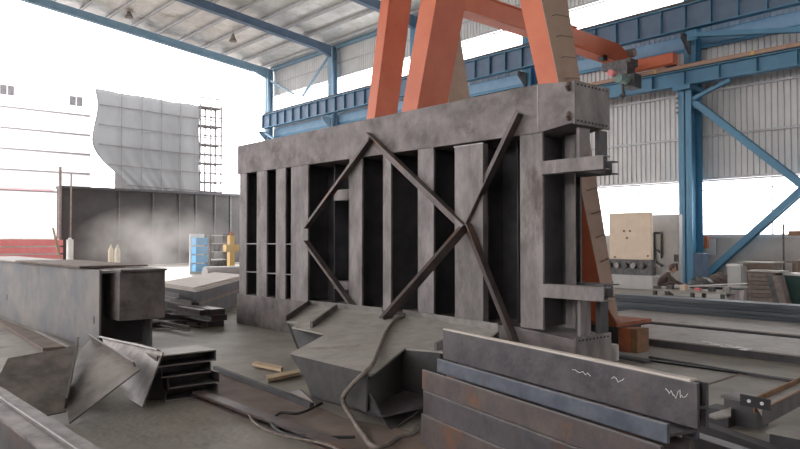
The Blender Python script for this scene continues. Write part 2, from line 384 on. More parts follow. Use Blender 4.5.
ts = thing('semi_gantry_crane', (-15.6, 14.3, 0), 'farther orange gantry with bridge girder reaching over to the wall', 'crane')
aframe(ts, 14.0, ((-18.85,-16.9,.42,.42,.9,.9,1), (-13.1,-15.05,.42,.42,.9,.9,-1)), .45, 10.2, 'orange', 'orange_dust_lit')
MB().box((-17.3, 13.95, 9.5), (-14.6, 14.95, 10.2)).build('crossbeam', 'orange', ts)
for x0 in (-19, -13.9): MB().box((x0, 13.9, .02), (x0+1.0, 15.0, .45)).build('bogie', 'steel_dark', ts)
mb = MB(); xc = -14.65
mb.slab([(xc-.25, 14.96, 8.34), (xc-.25, 19, 8.30), (xc-.25, 22.8, 8.18), (xc-.25, 24.05, 7.95), (xc-.25, 24.05, 8.45), (xc-.25, 23.2, 8.85), (xc-.25, 14.96, 9.0)], (.5, 0, 0))
br = mb.build('bridge_girder', 'orange', ts)
MB().box((xc+.25, 14.96, 8.34), (xc+.31, 21.0, 8.39)).build('bottom_flange', 'orange', br)
MB().box((xc+.25, 14.96, 8.90), (xc+.31, 20.5, 8.95)).build('top_flange', 'orange', br)
MB().box((-14.9, 23.25, 7.78), (-12.35, 23.6, 8.15)).build('end_carriage', 'orange', ts)
for xx in (-14.6, -12.7): MB().tube([(xx, 23.55, 7.86), (xx, 23.9, 7.86)], .15, 16).build('wheel', 'machine', ts)
MB().tube([(xc-.1, 23.9, 8.62), (xc+.45, 23.9, 8.62)], .16, 14).build('drive_motor', 'brown', ts)
# hoist hanging from the bridge
th = thing('electric_hoist', (-13.75, 21.8, 7.0), 'small hoist with teal drum and red motor under the orange bridge', 'hoist')
MB().box((-14.75, 22.0, 7.9), (-13.6, 22.5, 8.16)).build('trolley', 'machine', th)
MB().box((-14.0, 21.7, 7.55), (-13.55, 22.2, 7.98)).build('frame', 'machine', th)
MB().tube([(-13.6, 21.2, 7.32), (-13.6, 21.75, 7.32)], .16, 16).build('drum', 'green_grey', th)
MB().tube([(-13.75, 20.95, 7.5), (-13.75, 21.2, 7.5)], .11, 14).build('motor', 'red', th)
MB().box((-13.7, 21.76, 7.05), (-13.3, 22.2, 7.54)).build('gearbox', 'machine', th)
MB().tube([(-13.6, 21.5, 7.2), (-13.6, 21.5, 6.95), (-13.6, 21.6, 6.78), (-13.6, 21.48, 6.68), (-13.6, 21.36, 6.78)], .05, 8).build('hook', 'machine', th)

th.location += V((.27, .15, -.20))
MB().box((-14.6, 22.1, 8.1), (-14.4, 22.4, 8.3)).build('trolley_hanger', 'machine', th)
# ------------------------------------------------------------------ big steel frame
FY, FD = 6.56, .66
tf = thing('welded_steelwork', (-8.5, 6.9, 0), 'huge rectangular welded steel frame standing upright in the middle of the workshop', 'steel frame')
ch = MB().slab([(-12.4, FY, 2.87), (-5.14, FY, 2.84), (-4.66, FY, 2.90), (-4.66, FY, 3.36), (-5.14, FY, 3.41), (-12.4, FY, 3.42)], (0, FD, 0)).build('top_chord', 'steel', tf, bevel=.006)
MB().box((-5.15, FY-.006, 2.85), (-5.135, FY, 3.4)).build('weld_seam', 'edge', ch)
for z in (3.30, 2.97): MB().tube([(-4.70, FY-.02, z-.03), (-4.68, FY-.07, z), (-4.70, FY-.02, z+.04)], .025, 8).build('lug', 'brown', ch)
bc = MB().slab([(-12.4, FY, 0), (-4.66, FY, 0), (-4.66, FY, .50), (-5.5, FY, .57), (-12.4, FY, .57)], (0, FD, 0)).build('bottom_chord', 'steel', tf, bevel=.006)
for z0, z1 in ((2.885, 3.37), (.03, .53)):
    e = MB().box((-4.655, FY-.01, z0), (-4.63, FY+FD+.02, z1)).build('end_plate', 'steel_post', tf)
    for i in range(9):
        y = FY+.05+i*.07
        for z in (z0+.04, z1-.04): MB().tube([(-4.632, y, z), (-4.622, y, z)], .012, 8).build('bolt_hole', 'black', e)
def post(xa, xb, z0=.57, z1=2.87, m='steel_post', proud=.0, depth=FD-.05):
    p = MB().box((xa, FY+.01-proud, z0), (xb, FY+.045, z1)).build('post', m, tf)
    xm = (xa+xb)/2
    MB().box((xm-.012, FY+.045, z0), (xm+.012, FY+depth, z1)).build('web', 'steel_dark', p)  # inside shade and dark primer both put into the darker steel
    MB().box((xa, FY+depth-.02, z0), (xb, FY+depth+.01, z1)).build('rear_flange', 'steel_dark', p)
for xa_, xb_ in ((-12.32,-12.05), (-11.66,-11.3), (-10.98,-10.66), (-10.48,-9.95), (-8.80,-8.48), (-7.98,-7.80), (-7.22,-6.91), (-5.42,-5.09)): post(xa_, xb_)
post(-6.45, -5.96, proud=.06, z1=2.80)
MB().box((-6.46, FY-.06, 2.79), (-5.95, FY-.03, 2.81)).build('weld_seam', 'edge', tf)
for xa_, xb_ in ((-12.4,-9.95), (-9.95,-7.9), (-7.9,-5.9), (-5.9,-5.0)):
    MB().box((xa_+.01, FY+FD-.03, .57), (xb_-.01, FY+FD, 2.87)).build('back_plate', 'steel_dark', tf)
MB().box((-5.06, FY+.40, .57), (-4.93, FY+.43, 2.84)).build('inner_stiffener', 'steel_post', tf)
for z in (1.53, 1.0):
    for xa_, xb_ in ((-12.05,-11.66), (-11.3,-10.98), (-10.66,-10.48)):
        MB().box((xa_, FY+.02, z-.008), (xb_, FY+FD-.05, z+.008)).build('stiffener', 'edge', tf)
for xm in (-9.6, -9.2, -8.25, -7.5, -6.75, -5.7):
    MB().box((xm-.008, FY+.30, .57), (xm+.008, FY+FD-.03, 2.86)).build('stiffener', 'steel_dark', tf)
for z0, z1 in ((2.25, 2.42), (.80, .93)):
    MB().box((-9.55, FY+.25, z0), (-8.8, FY+.5, z1)).build('cross_piece', 'steel_post', tf)
# right hand arms and stub posts
for zc, z0, z1 in ((2.43, 2.5, 2.86), (1.02, .50, .95)):
    a = MB().prism([(0,-.075),(.14,-.075),(.14,-.063),(.014,-.063),(.014,.063),(.14,.063),(.14,.075),(0,.075)], (-4.27, FY-.02, zc), (-5.1, FY-.02, zc)).build('arm', 'steel_post', tf)
    MB().box((-4.66, FY+.05, zc-.07), (-4.60, FY+FD-.02, zc+.07)).build('tie', 'steel_post', tf)
    MB().prism([(0,-.075),(.14,-.075),(.14,-.063),(.014,-.063),(.014,.063),(.14,.063),(.14,.075),(0,.075)], (-4.52, FY+.54, zc), (-5.1, FY+.54, zc)).build('arm', 'steel_dark', tf)
    MB().box((-4.70, FY+.12, z0), (-4.66, FY+.32, z1)).build('stub_post', 'steel_post', tf)
    MB().box((-4.70, FY+.48, z0), (-4.64, FY+.64, z1)).build('stub_post', 'steel_dark', tf)
# loose-looking diagonal props welded on the face
def prop(p, q, a=.13, m='rusty_mill'):
    p, q = V(p), V(q)
    return MB().prism([(-a/2,0),(a/2,0),(a/2,.014),(-a/2+.014,.014),(-a/2+.014,a*.8),(-a/2,a*.8)], p, q, (0,-1,0)).build('diagonal_prop', m, tf)
fy = FY-.012
prop((-8.20, fy, 3.12), (-9.92, fy, 1.84)); prop((-8.26, fy, 3.14), (-6.22, fy, 1.70))
prop((-5.40, fy, 3.12), (-6.28, fy-.0, 1.80)); prop((-9.93, fy, 1.54), (-8.55, fy, .50))
prop((-6.18, fy-.07, 1.78), (-5.47, fy, .36))
q_ = onZ(383, 321, .62)
prop((-6.26, fy-.07, 1.74), q_, .16)

# ------------------------------------------------------------------ crane corbel bracket piece in front of the frame
A_ = onZ(289, 354, .46); B_ = onZ(372, 374, .46); D_ = onY(383, 312, 5.75)
nrm = (B_-A_).cross(D_-A_).normalized()
if nrm.z < 0: nrm = -nrm
P = lambda x, y: onPl(x, y, A_, nrm)
tc = thing('corbel_bracket', V(((A_.x+D_.x)/2, (A_.y+D_.y)/2, 0)), 'grey dusty welded corbel bracket tipped on the floor before the frame', 'steel bracket')
out = [(289,354),(330,364),(372,374),(405,347),(432,350),(452,343),(500,340),(497,329),(405,316),(383,312),(310,305),(338,310),(313,329),(325,333)]
out = [(289,354),(372,374),(405,348),(440,351),(470,354),(498,330),(440,320),(383,313),(310,305),(287,321),(297,323),(292,327),(326,334)]
top = MB().slab([P(*q) for q in out], -nrm*.02).build('top_plate', 'plate', tc)
def strip(a, b, h, m='steel', th=.014, name='flange', inward=None, parent=None):
    p, q = P(*a), P(*b); d = (q-p).normalized(); s_ = d.cross(nrm).normalized()
    if inward is None: inward = 1
    return MB().slab([p, q, q+nrm*h, p+nrm*h], s_*th*inward).build(name, m, parent or tc)
strip((310,305),(383,313), .07, 'edge'); strip((404,315),(499,330), .07, 'edge'); strip((310,305),(287,321), .07, 'rusty_mill')
strip((338,309),(313,328), .07, 'steel', .03, 'stiffener'); strip((452,345),(437,351), .08, 'steel', .03, 'stiffener')
strip((384,313),(405,316), .035, 'steel_dark')
dn = V((0,0,-1))
p1, p2 = P(289,354), P(372,374)
wq = [p1, p2, onPl(365,386,p2,V((FW.x,FW.y,0))), onZ(390,429,.01), onZ(322,408,.01), onPl(303,372,p1,V((FW.x,FW.y,0)))]
nn = (p2-p1).cross(V((0,0,1))).normalized()
wq = [p1, p2, onPl(366,388,p2,nn), onPl(382,418,p2,nn), onPl(312,398,p2,nn), onPl(303,374,p1,nn)]
back_in = V((-nn.x, -nn.y, 0)); back_in = back_in if back_in.dot(F0) > 0 else -back_in
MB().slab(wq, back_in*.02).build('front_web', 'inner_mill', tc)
# bottom plate running back from the front web, seen through the open right end
ba, bb = onPl(382,418,p2,nn), onPl(312,398,p2,nn)
bo = back_in*.75+V((0,0,.02))
MB().slab([bb, ba, ba+bo, bb+bo], V((0,0,.02))).build('bottom_plate', 'mill', tc)
inn = -RT*.04
r1, r2, r3 = P(372,374)-nrm*.02+inn, P(405,348)-nrm*.02+inn, P(440,352)-nrm*.02
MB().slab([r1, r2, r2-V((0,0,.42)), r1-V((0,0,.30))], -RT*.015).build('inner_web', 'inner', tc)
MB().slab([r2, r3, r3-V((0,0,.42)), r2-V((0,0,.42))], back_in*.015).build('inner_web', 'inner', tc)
lq = [onZ(371,402,.14), onZ(420,374,.20), onZ(428,404,.06), onZ(391,430,.02)]
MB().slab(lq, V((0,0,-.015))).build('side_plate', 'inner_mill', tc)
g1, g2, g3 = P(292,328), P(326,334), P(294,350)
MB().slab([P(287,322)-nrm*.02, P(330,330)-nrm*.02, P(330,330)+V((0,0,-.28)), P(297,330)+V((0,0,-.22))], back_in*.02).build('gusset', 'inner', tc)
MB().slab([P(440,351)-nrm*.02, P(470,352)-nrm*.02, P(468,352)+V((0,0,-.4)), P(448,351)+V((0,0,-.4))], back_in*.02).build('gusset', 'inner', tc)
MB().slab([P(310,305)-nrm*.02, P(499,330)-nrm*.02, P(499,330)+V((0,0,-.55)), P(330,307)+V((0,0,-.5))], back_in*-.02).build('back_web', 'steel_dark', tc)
MB().slab([P(300,350)-V((0,0,.40)), onZ(289,392,.02), onZ(318,406,.02)], back_in*.015).build('foot_plate', 'rusty_mill', tc)
z0 = min(v.co.z for o_ in tc.children for v in o_.data.vertices)
legs = MB().box(onZ(330,404,0)+V((-.1,.1,0)), onZ(330,404,0)+V((.1,.3,max(.03, bb.z)))).build('rest_block', 'steel_dark', tc)

# hose over the bracket
def curve_pts(ctrl, n=8):
    out = []
    c = [V(p) for p in ctrl]
    for i in range(len(c)-1):
        a, b, d, e = c[max(i-1,0)], c[i], c[i+1], c[min(i+2,len(c)-1)]
        for k in range(n):
            t = k/n
            out.append(.5*((2*b)+(d-a)*t+(2*a-5*b+4*d-e)*t*t+(3*b-a-3*d+e)*t*t*t))
    out.append(c[-1]); return out
off = nrm*.03
hp = [P(404,319)+off, P(396,322)+off, P(386,335)+off, P(378,355)+off, P(371,371)+off*1.2]
hp += [onPl(352,385,p2-back_in*.06,nn), onPl(343,400,p2-back_in*.08,nn), onPl(353,420,p2-back_in*.12,nn), onZ(364,436,.03), onZ(372,446,.03), onZ(385,446,.03), onZ(398,437,.03), onZ(412,434,.03), onZ(418,426,.03)]
o = MB().tube(curve_pts(hp), .022, 10).build('hose', 'hose', smooth=True)
tag(o, 'thick brown hose draped over the corbel bracket down to the floor', 'hose')
o = MB().tube(curve_pts([onZ(x,y,.05) for x,y in ((322,403),(300,413),(280,413),(272,424),(286,434),(320,437),(355,437))]), .013, 8).build('hose', 'black', smooth=True)
tag(o, 'thin black hose curled on the floor left of the bracket', 'hose')
o = MB().tube(curve_pts([onZ(x,y,.05) for x,y in ((249,411),(252,420),(266,430),(290,437),(325,444),(345,454))]), .012, 8).build('hose', 'hose', smooth=True)
tag(o, 'thin brown hose lying along the rusty floor rail', 'hose')

# floor plate and rails in the middle foreground
def flat(name, pts, z, th, m, lab, cat, group=None):
    o = MB().slab([onZ(x, y, z) for x, y in pts], (0,0,-th)).build(name, m); return tag(o, lab, cat, group)
flat('floor_sheet', ((214,367),(312,404),(345,418),(440,436),(470,470),(372,456),(200,393)), .02, .018, 'brown', 'brown rusty sheet lying flat on the floor before the bracket', 'steel sheet')
def longbar(name, a, b, w, h, m, lab, cat, z=0, prof='bar', group=None):
    p, q = onZ(*a, z+h), onZ(*b, z+h); p.z = q.z = z+h/2
    mb = MB()
    (mb.bar if prof == 'bar' else mb.ibeam)(*( (p, q, w, h) if prof == 'bar' else (p, q, h, w)))
    return tag(mb.build(name, m), lab, cat, group)
longbar('steel_flat_bar', (215,366), (312,403), .05, .05, 'steel_dark', 'thin dark bar on the floor leading to the bracket', 'steel bar', .021)
longbar('steel_channel', (198,391), (375,456), .12, .07, 'rusty_mill', 'long rusty channel on the floor running out of the bottom edge', 'steel channel', .0, 'i')
for pts, lab in ((((252,363),(256,361),(283,366),(281,369)), 'small pinkish timber scrap farther away on the sheet'), (((266,375),(298,369),(300,372),(268,379)), 'longer pale timber batten nearer on the floor')):
    flat('timber_offcut', pts, .06, .035, 'wood', lab, 'timber')

# ------------------------------------------------------------------ stacked H beams, right foreground
a0 = onZ(443,330,.90); a1 = onZ(697,384,.90)
ax = (a1-a0).normalized(); nb = ax.cross(V((0,0,1))).normalized()
nb = nb if nb.dot(F0) < 0 else -nb                                # towards the camera
def hplane(off): return a0+nb*off
def hbeam(offn, tl, tr, h, w, mface, lab, zlow=None, gap=None):
    """beam on its side: upright flanges; front flange face passes through pixels tl/tr at its top edge"""
    pl = hplane(offn)
    p, q = onPl(*tl, pl, nb), onPl(*tr, pl, nb); z = zlow; p.z = q.z = z
    t = thing('steel_beam', (p+q)/2-V((0,0,h)), lab, 'steel beam', None)
    dz = V((0,0,-h))
    MB().slab([p, q, q+dz, p+dz], -nb*.02).build('flange', mface, t, bevel=.003)
    MB().slab([x-nb*w for x in (p, q, q+dz, p+dz)], nb*.02).build('flange', mface, t, bevel=.003)
    c = V((0,0,-h/2))
    MB().slab([p+c-nb*.02, q+c-nb*.02, q+c-nb*(w-.02), p+c-nb*(w-.02)], (0,0,-.016)).build('web', 'mill', t)
    MB().slab([p+V((0,0,.0005)), q+V((0,0,.0005)), q-nb*.02+V((0,0,.0005)), p-nb*.02+V((0,0,.0005))], (0,0,.003)).build('flange_edge', 'edge', t)
    return t, p, q, z
offs = (0, .045, .10, .12, .14); tls = ((443,330),(437,359),(422,370),(423,391),(421,414)); trs = ((697,384),(667,413),(660,430),(656,452),(640,475))
zs = [onPl(*tls[i], hplane(offs[i]), nb).z for i in range(5)]
mats = ('mill', 'blue_mill', 'rusty_mill', 'mill', 'rusty_mill')
labs = ('uppermost long steel beam of the right foreground stack, chalk marked', 'bluish beam in the right foreground stack, just below the uppermost',
        'rust tinted beam in the right foreground stack, below the bluish one', 'dark beam second from the bottom of the right foreground stack', 'lowest rusty beam of the right foreground stack')
bs = []
for i in range(5):
    h_ = zs[i]-(zs[i+1] if i < 4 else 0)-.004
    q0 = onPl(*tls[i], hplane(offs[i]), nb); q1 = onPl(*trs[i], hplane(offs[i]), nb)
    bs.append(hbeam(offs[i], tls[i], trs[i], h_, .085 if i == 0 else .24, mats[i], labs[i], zs[i])[0])
t1 = bs[0]
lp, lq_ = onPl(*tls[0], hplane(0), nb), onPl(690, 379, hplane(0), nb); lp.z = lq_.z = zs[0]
MB().slab([lp+V((0,0,.004)), lq_+V((0,0,.004)), lq_-nb*.055+V((0,0,.004)), lp-nb*.03+V((0,0,.004))], (0,0,.010)).build('lit_top_strip', 'dusty_light', t1)  # lit, dusty flange top: the light is put into the pale strip

mb = MB()
def scrib(mb, x, y, sx, sy, n, pl, e):
    pts = []
    for i in range(n): pts.append(onPl(x+sx*i/n+random.uniform(-1,1), y+sy*random.uniform(-1,1)+ .19*sx*i/n, pl, nb)+nb*e)
    mb.tube(pts, .002, 5)
for a_ in ((573,371,20,2,9), (612,379,14,3,8), (667,392,22,6,14)):
    mb = MB(); scrib(mb, *a_, hplane(0), .004); mb.build('chalk_mark', 'chalk', t1)
# low beams on the floor to the right of the stack
for (a, b, w, h, m_, lab) in (((698,421),(800,456),.12,.14,'steel_dark','long dark floor beam right of the foreground stack, farther one'), ((683,430),(760,455),.12,.16,'mill','long dark floor beam right of the foreground stack, nearer one')):
    longbar('steel_beam', a, b, w, h, m_, lab, 'steel beam', 0, 'i')

# ------------------------------------------------------------------ right edge: rusty channel with bolted end
tr = thing('rusty_channel_beam', onZ(770,430,0), 'rusty edged channel beam with a black two bolt end plate', 'steel beam')
zt = .36
b0, b1 = onZ(755,398,zt), onZ(800,376,zt); f0, f1 = onZ(762,409,zt), onZ(800,392,zt)
d1 = (b1-b0).normalized()
d1 = ((b1-b0).normalized()+(f1-f0).normalized()).normalized()
b1 = b0+d1*1.8; f1 = f0+d1*1.8; d2 = V((0,0,-.12))
MB().slab([f0, f1, f1+d2, f0+d2], (0,0,0) if False else d1.cross(V((0,0,1)))*.014).build('front_flange', 'mill', tr)
MB().slab([f0+V((0,0,.001)), f1+V((0,0,.001)), f1+V((0,0,.001))+d1.cross(V((0,0,1)))*.016, f0+V((0,0,.001))+d1.cross(V((0,0,1)))*.016], (0,0,.004)).build('flange_edge', 'rust', tr)
MB().slab([b0, b1, b1+d2, b0+d2], d1.cross(V((0,0,1)))*-.014).build('rear_flange', 'rust', tr)
MB().slab([f0+d2*.35, f1+d2*.35, b1+d2*.35, b0+d2*.35], (0,0,-.014)).build('web', 'plate', tr)
pp = onPl(740,394,f0-d1*.05,d1); pq = onPl(770,400,f0-d1*.05,d1); pr_ = onPl(770,411,f0-d1*.05,d1); ps = onPl(740,405,f0-d1*.05,d1)
ep = MB().slab([pp, pq, pr_, ps], d1*.02).build('end_plate', 'black', tr)
for x, y in ((749,401),(762,403.5)):
    c = onPl(x, y, f0-d1*.05, d1); MB().tube([c-d1*.006, c-d1*.001], .013, 12).build('bolt_hole', 'white', ep)
w0 = onPl(731,404,f0-d1*.09,d1); 
MB().box(onZ(748,425,0)+V((-.16,-.1,.0)), onZ(748,425,0)+V((.12,.12,.22))).build('end_bracket', 'steel_dark', tr)
MB().box(onZ(748,425,0)+V((-.18,-.12,.22)), onZ(748,425,0)+V((.14,.14,.245))).build('bracket_plate', 'steel_post', tr)
for k in range(0):
    s0 = onZ(775+k*22, 440-k*8, 0)
    o = MB().bar(s0+V((-.35,.1,.06)), s0+V((.35,-.1,.06)), .16, .12).build('timber_sleeper', 'steel_dark')
    tag(o, ('left' if k == 0 else 'right')+' dark block beneath the rusty channel beam at the right edge', 'block')
flat('steel_offcut', ((706,415),(731,407),(731,416),(716,418)), .16, .012, 'plate', 'thin pale triangular plate left of the black end plate', 'steel plate')
o = MB().box(onZ(722,424,0)+V((-.1,-.1,0)), onZ(722,424,0)+V((.1,.1,.145))).build('support_block', 'steel_dark'); tag(o, 'dark block under the thin triangular plate', 'block')
tcn = thing('steel_box', onZ(800,440,0), 'pale topped steel piece cut off by the right picture edge', 'steel box')
g = onZ(786,426,.2)
MB().box((g.x, g.y, 0), (g.x+.8, g.y-.3, .2)).build('body', 'steel_dark', tcn); MB().box((g.x-.02, g.y+.02, .2), (g.x+.82, g.y-.32, .215)).build('lid', 'plate', tcn)

# ------------------------------------------------------------------ long sheets and beam bundle, right middle
def sheet(y0, y1, x0, x1, z0, z1, m, lab, edge='steel_dark'):
    t = thing('steel_sheet', ((x0+x1)/2, (y0+y1)/2, z0), lab, 'steel sheet')
    MB().box((x0, y0, z1-.02), (x1, y1, z1)).build('plate', m, t); MB().box((x0+.02, y0+.02, z0), (x1, y0+.08, z1-.02)).build('bearer', edge, t)
    MB().box((x0+.02, y1-.1, z0), (x1, y1-.04, z1-.02)).build('bearer', edge, t)
    return t
s2 = sheet(9.85, 11.5, -6.6, 3, 0, .12, 'plate', 'near wide dusty steel sheet on dark bearers, chalk marked, right of the gantry foot')
s1 = sheet(11.95, 13.6, -8.2, 3, 0, .12, 'plate', 'far wide dusty steel sheet on dark bearers, just before the beam bundle')
for i in range(12):
    q = onZ(704+i*4+random.uniform(-1,1), 341.5+i*.75+random.uniform(-1,1)*1.5, .122); MB().box(q+V((-.05,-.03,-.001)), q+V((.05,.04,.002))).build('chalk_mark', 'white', s2)
for k in range(5):
    pts = []
    for i in range(9):
        x = -8.9+i*1.45; y = 14.15+.14*(k%3)+ .035*(i-3)**2*.25; z = .06+.07*(k//1)*.9
        pts.append((x, 14.2+.05*(k%2)+.02*math.sin(i), .045+.078*k))
    mb = MB()
    for a, b in zip(pts, pts[1:]): mb.bar(a, b, .42-.03*(k%2), .07)
    tag(mb.build('steel_flat_bar', 'bundle'), 'long bluish grey flat bar in the bundle lying beyond the sheets', 'steel bar', 'bundle of long flat bars')
longbar('steel_flat_bar', (650,356), (800,381), .06, .03, 'steel_dark', 'thin dark strip on the floor nearest before the sheets', 'steel bar')
longbar('steel_flat_bar', (655,400), (745,372), .03, .01, 'brown', 'thin faint strip crossing the floor before the sheets', 'steel bar')
longbar('steel_flat_bar', (600,352), (648,361), .12, .03, 'steel_dark', 'short dark bar in front of the orange gantry foot', 'steel bar')

# ------------------------------------------------------------------ left: lying box girder
lg = thing('box_girder', (-14, 4.2, 0), 'massive lying steel box girder at the left, rust stained', 'steel girder')
MB().box((-19.5, 3.37, 0), (-10.46, 3.40, 1.17)).build('front_plate', 'girder', lg)
MB().box((-19.5, 4.17, 0), (-10.6, 4.2, 1.15)).build('rear_plate', 'girder', lg)
MB().box((-19.5, 3.40, 1.12), (-10.5, 4.17, 1.16)).build('top_plate', 'plate', lg)
MB().box((-19.5, 3.40, .0), (-10.9, 4.17, .03)).build('bottom_plate', 'girder', lg)
MB().box((-10.95, 3.42, .03), (-10.92, 4.17, 1.12)).build('diaphragm', 'steel_dark', lg)
eb = MB().box((-10.9, 3.60, .44), (-10.3, 4.27, 1.145)).build('end_box', 'steel', lg, bevel=.006)
for (xa_, xb_, ya_, z, m_) in ((-19.5, -14.6, 3.30, 1.20, 'plate'), (-14.9, -11.0, 3.26, 1.215, 'brown'), (-11.2, -10.25, 3.6, 1.175, 'steel')):
    MB().box((xa_, ya_, z-.028), (xb_, 4.28, z)).build('cover_plate', m_, lg)
for (x, y) in ((7,297), (94,320)):
    c = onY(x, y, 3.37); MB().prism([(-.025,-.04),(0,-.06),(.025,-.04),(.025,.04),(0,.06),(-.025,.04)], c+V((0,-.004,0)), c+V((0,.002,0))).build('slot_hole', 'black', lg)
flat('floor_sheet', ((-30,312),(0,322),(43,348),(70,346),(0,318),(-40,300)), .06, .05, 'brown', 'brown weathered plate on the floor along the lying girder', 'steel plate')
longbar('steel_flat_bar', (37,330), (70,346), .05, .03, 'edge', 'bright edged narrow bar leaning by the lying girder foot', 'steel bar', .062)

# ------------------------------------------------------------------ left foreground: tilted trough pieces
def trough(cor, poly, lips, lab, m='shiny'):
    """cor: three (x,y,z) pixel/height anchors fixing the plane; poly: outline pixels; lips: (a, b, height, side) raised flanges"""
    a, b, c = [onZ(x, y, z) if z < 1.5 else None for x, y, z in cor]
    n = (b-a).cross(c-a).normalized(); n = n if n.dot(FW) < 0 else -n
    Q = lambda x, y: onPl(x, y, a, n)
    pts = [Q(*p) for p in poly]
    lo = min(p.z for p in pts)
    t = thing('bent_steel_plate', V((sum(p.x for p in pts)/len(pts), sum(p.y for p in pts)/len(pts), 0)), lab, 'steel plate')
    MB().slab(pts, -n*.014).build('face', m, t)
    for (p, q, h, w) in lips:
        P0, Q0 = Q(*p), Q(*q)
        s_ = (Q0-P0).normalized().cross(n)
        MB().slab([P0-n*.014-n*h*.0, Q0-n*.014, Q0+n*h, P0+n*h], s_*.014*w).build('flange', m, t)
        MB().slab([P0+n*h, Q0+n*h, Q0+n*h+s_*.016*w, P0+n*h+s_*.016*w], n*.004).build('flange_edge', 'edge', t)
    return t
trough(((69,423,.03),(92,338,.55),(140,369,.38)), ((92,338),(140,369),(69,423),(66,402),(80,350)), (((91,338),(136,366),.05,1),), 'smeared steel plate with a bright raised edge, in the middle of the tilted pile')
trough(((5,359,.46),(78,347,.50),(66,410,.08)), ((-20,385),(0,374),(8,358),(78,346),(66,411),(36,417),(-20,430)), (((78,346),(66,408),.10,1),), 'leftmost plate of the tilted pile, its upright flange facing right')
trough(((102,338,.50),(163,352,.50),(142,407,.03)), ((102,337),(140,344),(163,352),(158,364),(142,407),(128,398),(110,380)), (((102,337),(160,350),.03,1),), 'rear darker plate of the tilted pile, beside the channel stack', 'shiny')
# supports under the plates
for (x, y, z, lab) in ((122,372,.25,'dark steel block propping the right tilted plate'), (52,372,.22,'dark steel block propping the left tilted plate')):
    c = onZ(x, y+34, 0)+F0*.35
    o = MB().bar(c+V((0,0,z/2)), c+RT*.3+V((0,0,z/2)), .16, z).build('support_block', 'steel_dark'); tag(o, lab, 'block')

# stack of short H beams
base = onZ(166,402,0)
rx = (onZ(219,394,0)-base); rx.z = 0; L_ = rx.length; rx.normalize(); ry = V((-rx.y, rx.x, 0)); ry = ry if ry.dot(F0) > 0 else -ry
labs = ['lowest short H beam of the four piled beside the tilted plates', 'second lowest short H beam of the four piled beside the tilted plates', 'third short H beam from the floor in the pile of four', 'topmost short beam of the pile of four, pale and wider']
for k in range(4):
    dx = (-.0, .03, -.04, -.10)[k]; Ln = (L_, L_*.97, L_*.93, L_*1.1)[k]; h = .115
    p0 = base+rx*dx+ry*.2+V((0,0,h/2+k*.117)); 
    t = thing('short_steel_beam', p0-V((0,0,h/2)), labs[k], 'steel beam')
    mb = MB()
    w = .36 if k < 3 else .44
    for zz in (-h/2, h/2-.012): mb.box
    P0 = p0; P1 = p0+rx*Ln
    if k == 3: MB().bar(P0+V((0,0,h/2-.006)), P1+V((0,0,h/2-.006)), w, .012).build('flange', 'plate', t)
    MB().bar(P0-V((0,0,h/2-.006)), P1-V((0,0,h/2-.006)), w, .012).build('flange', 'mill', t)
    MB().bar(P0+ry*w*.1, P1+ry*w*.1, .014, h-.024).build('web', 'mill', t)
    for e in (P0+rx*.006, P1-rx*.006-ry*0): MB().bar(e-V((0,0,h/2-.012)), e+V((0,0,h/2-.012)), w*.98, .012, rx).build('end_plate', 'mill', t)
    MB().slab([*(e-ry*(w/2)+V((0,0,-h/2+dz)) for e, dz in ((P0,0),(P1,0),(P1,.014),(P0,.014)))], -ry*.003).build('flange_edge', 'edge', t)

# bottom left beam
lb = thing('plate_girder', onZ(50,430,0), 'steel girder crossing the bottom left corner of the picture', 'steel girder')
zt = .50
k0, k1 = onZ(0,386,zt), onZ(101,449,zt); m0, m1 = onZ(0,399,zt), onZ(74,449,zt); e0, e1 = onZ(0,417,zt), onZ(42,449,zt)
dd = (k1-k0).normalized(); sd = V((0,0,1)).cross(dd).normalized(); sd = sd if sd.dot(F0) < 0 else -sd
k0 -= dd*.8; k1 += dd*.6; wd = abs((e0-k0).dot(sd)); wm = abs((m0-k0).dot(sd))
MB().slab([k0, k1, k1+sd*wd, k0+sd*wd], (0,0,-.02)).build('top_flange', 'steel_post', lb)
MB().slab([k0+sd*wm, k1+sd*wm, k1+sd*(wm+.012), k0+sd*(wm+.012)], (0,0,.018)).build('weld_strip', 'edge', lb)
MB().slab([k0+sd*wd*.93-V((0,0,.02)), k1+sd*wd*.93-V((0,0,.02)), k1+sd*wd*.93-V((0,0,.48)), k0+sd*wd*.93-V((0,0,.48))], -sd*.016).build('web', 'mill', lb)
MB().slab([k0+sd*.02-V((0,0,.02)), k1+sd*.02-V((0,0,.02)), k1+sd*.02-V((0,0,.48)), k0+sd*.02-V((0,0,.48))], sd*.016).build('web', 'mill', lb)
MB().slab([k0-V((0,0,.48)), k1-V((0,0,.48)), k1+sd*wd-V((0,0,.48)), k0+sd*wd-V((0,0,.48))], (0,0,-.02)).build('bottom_flange', 'steel_dark', lb)

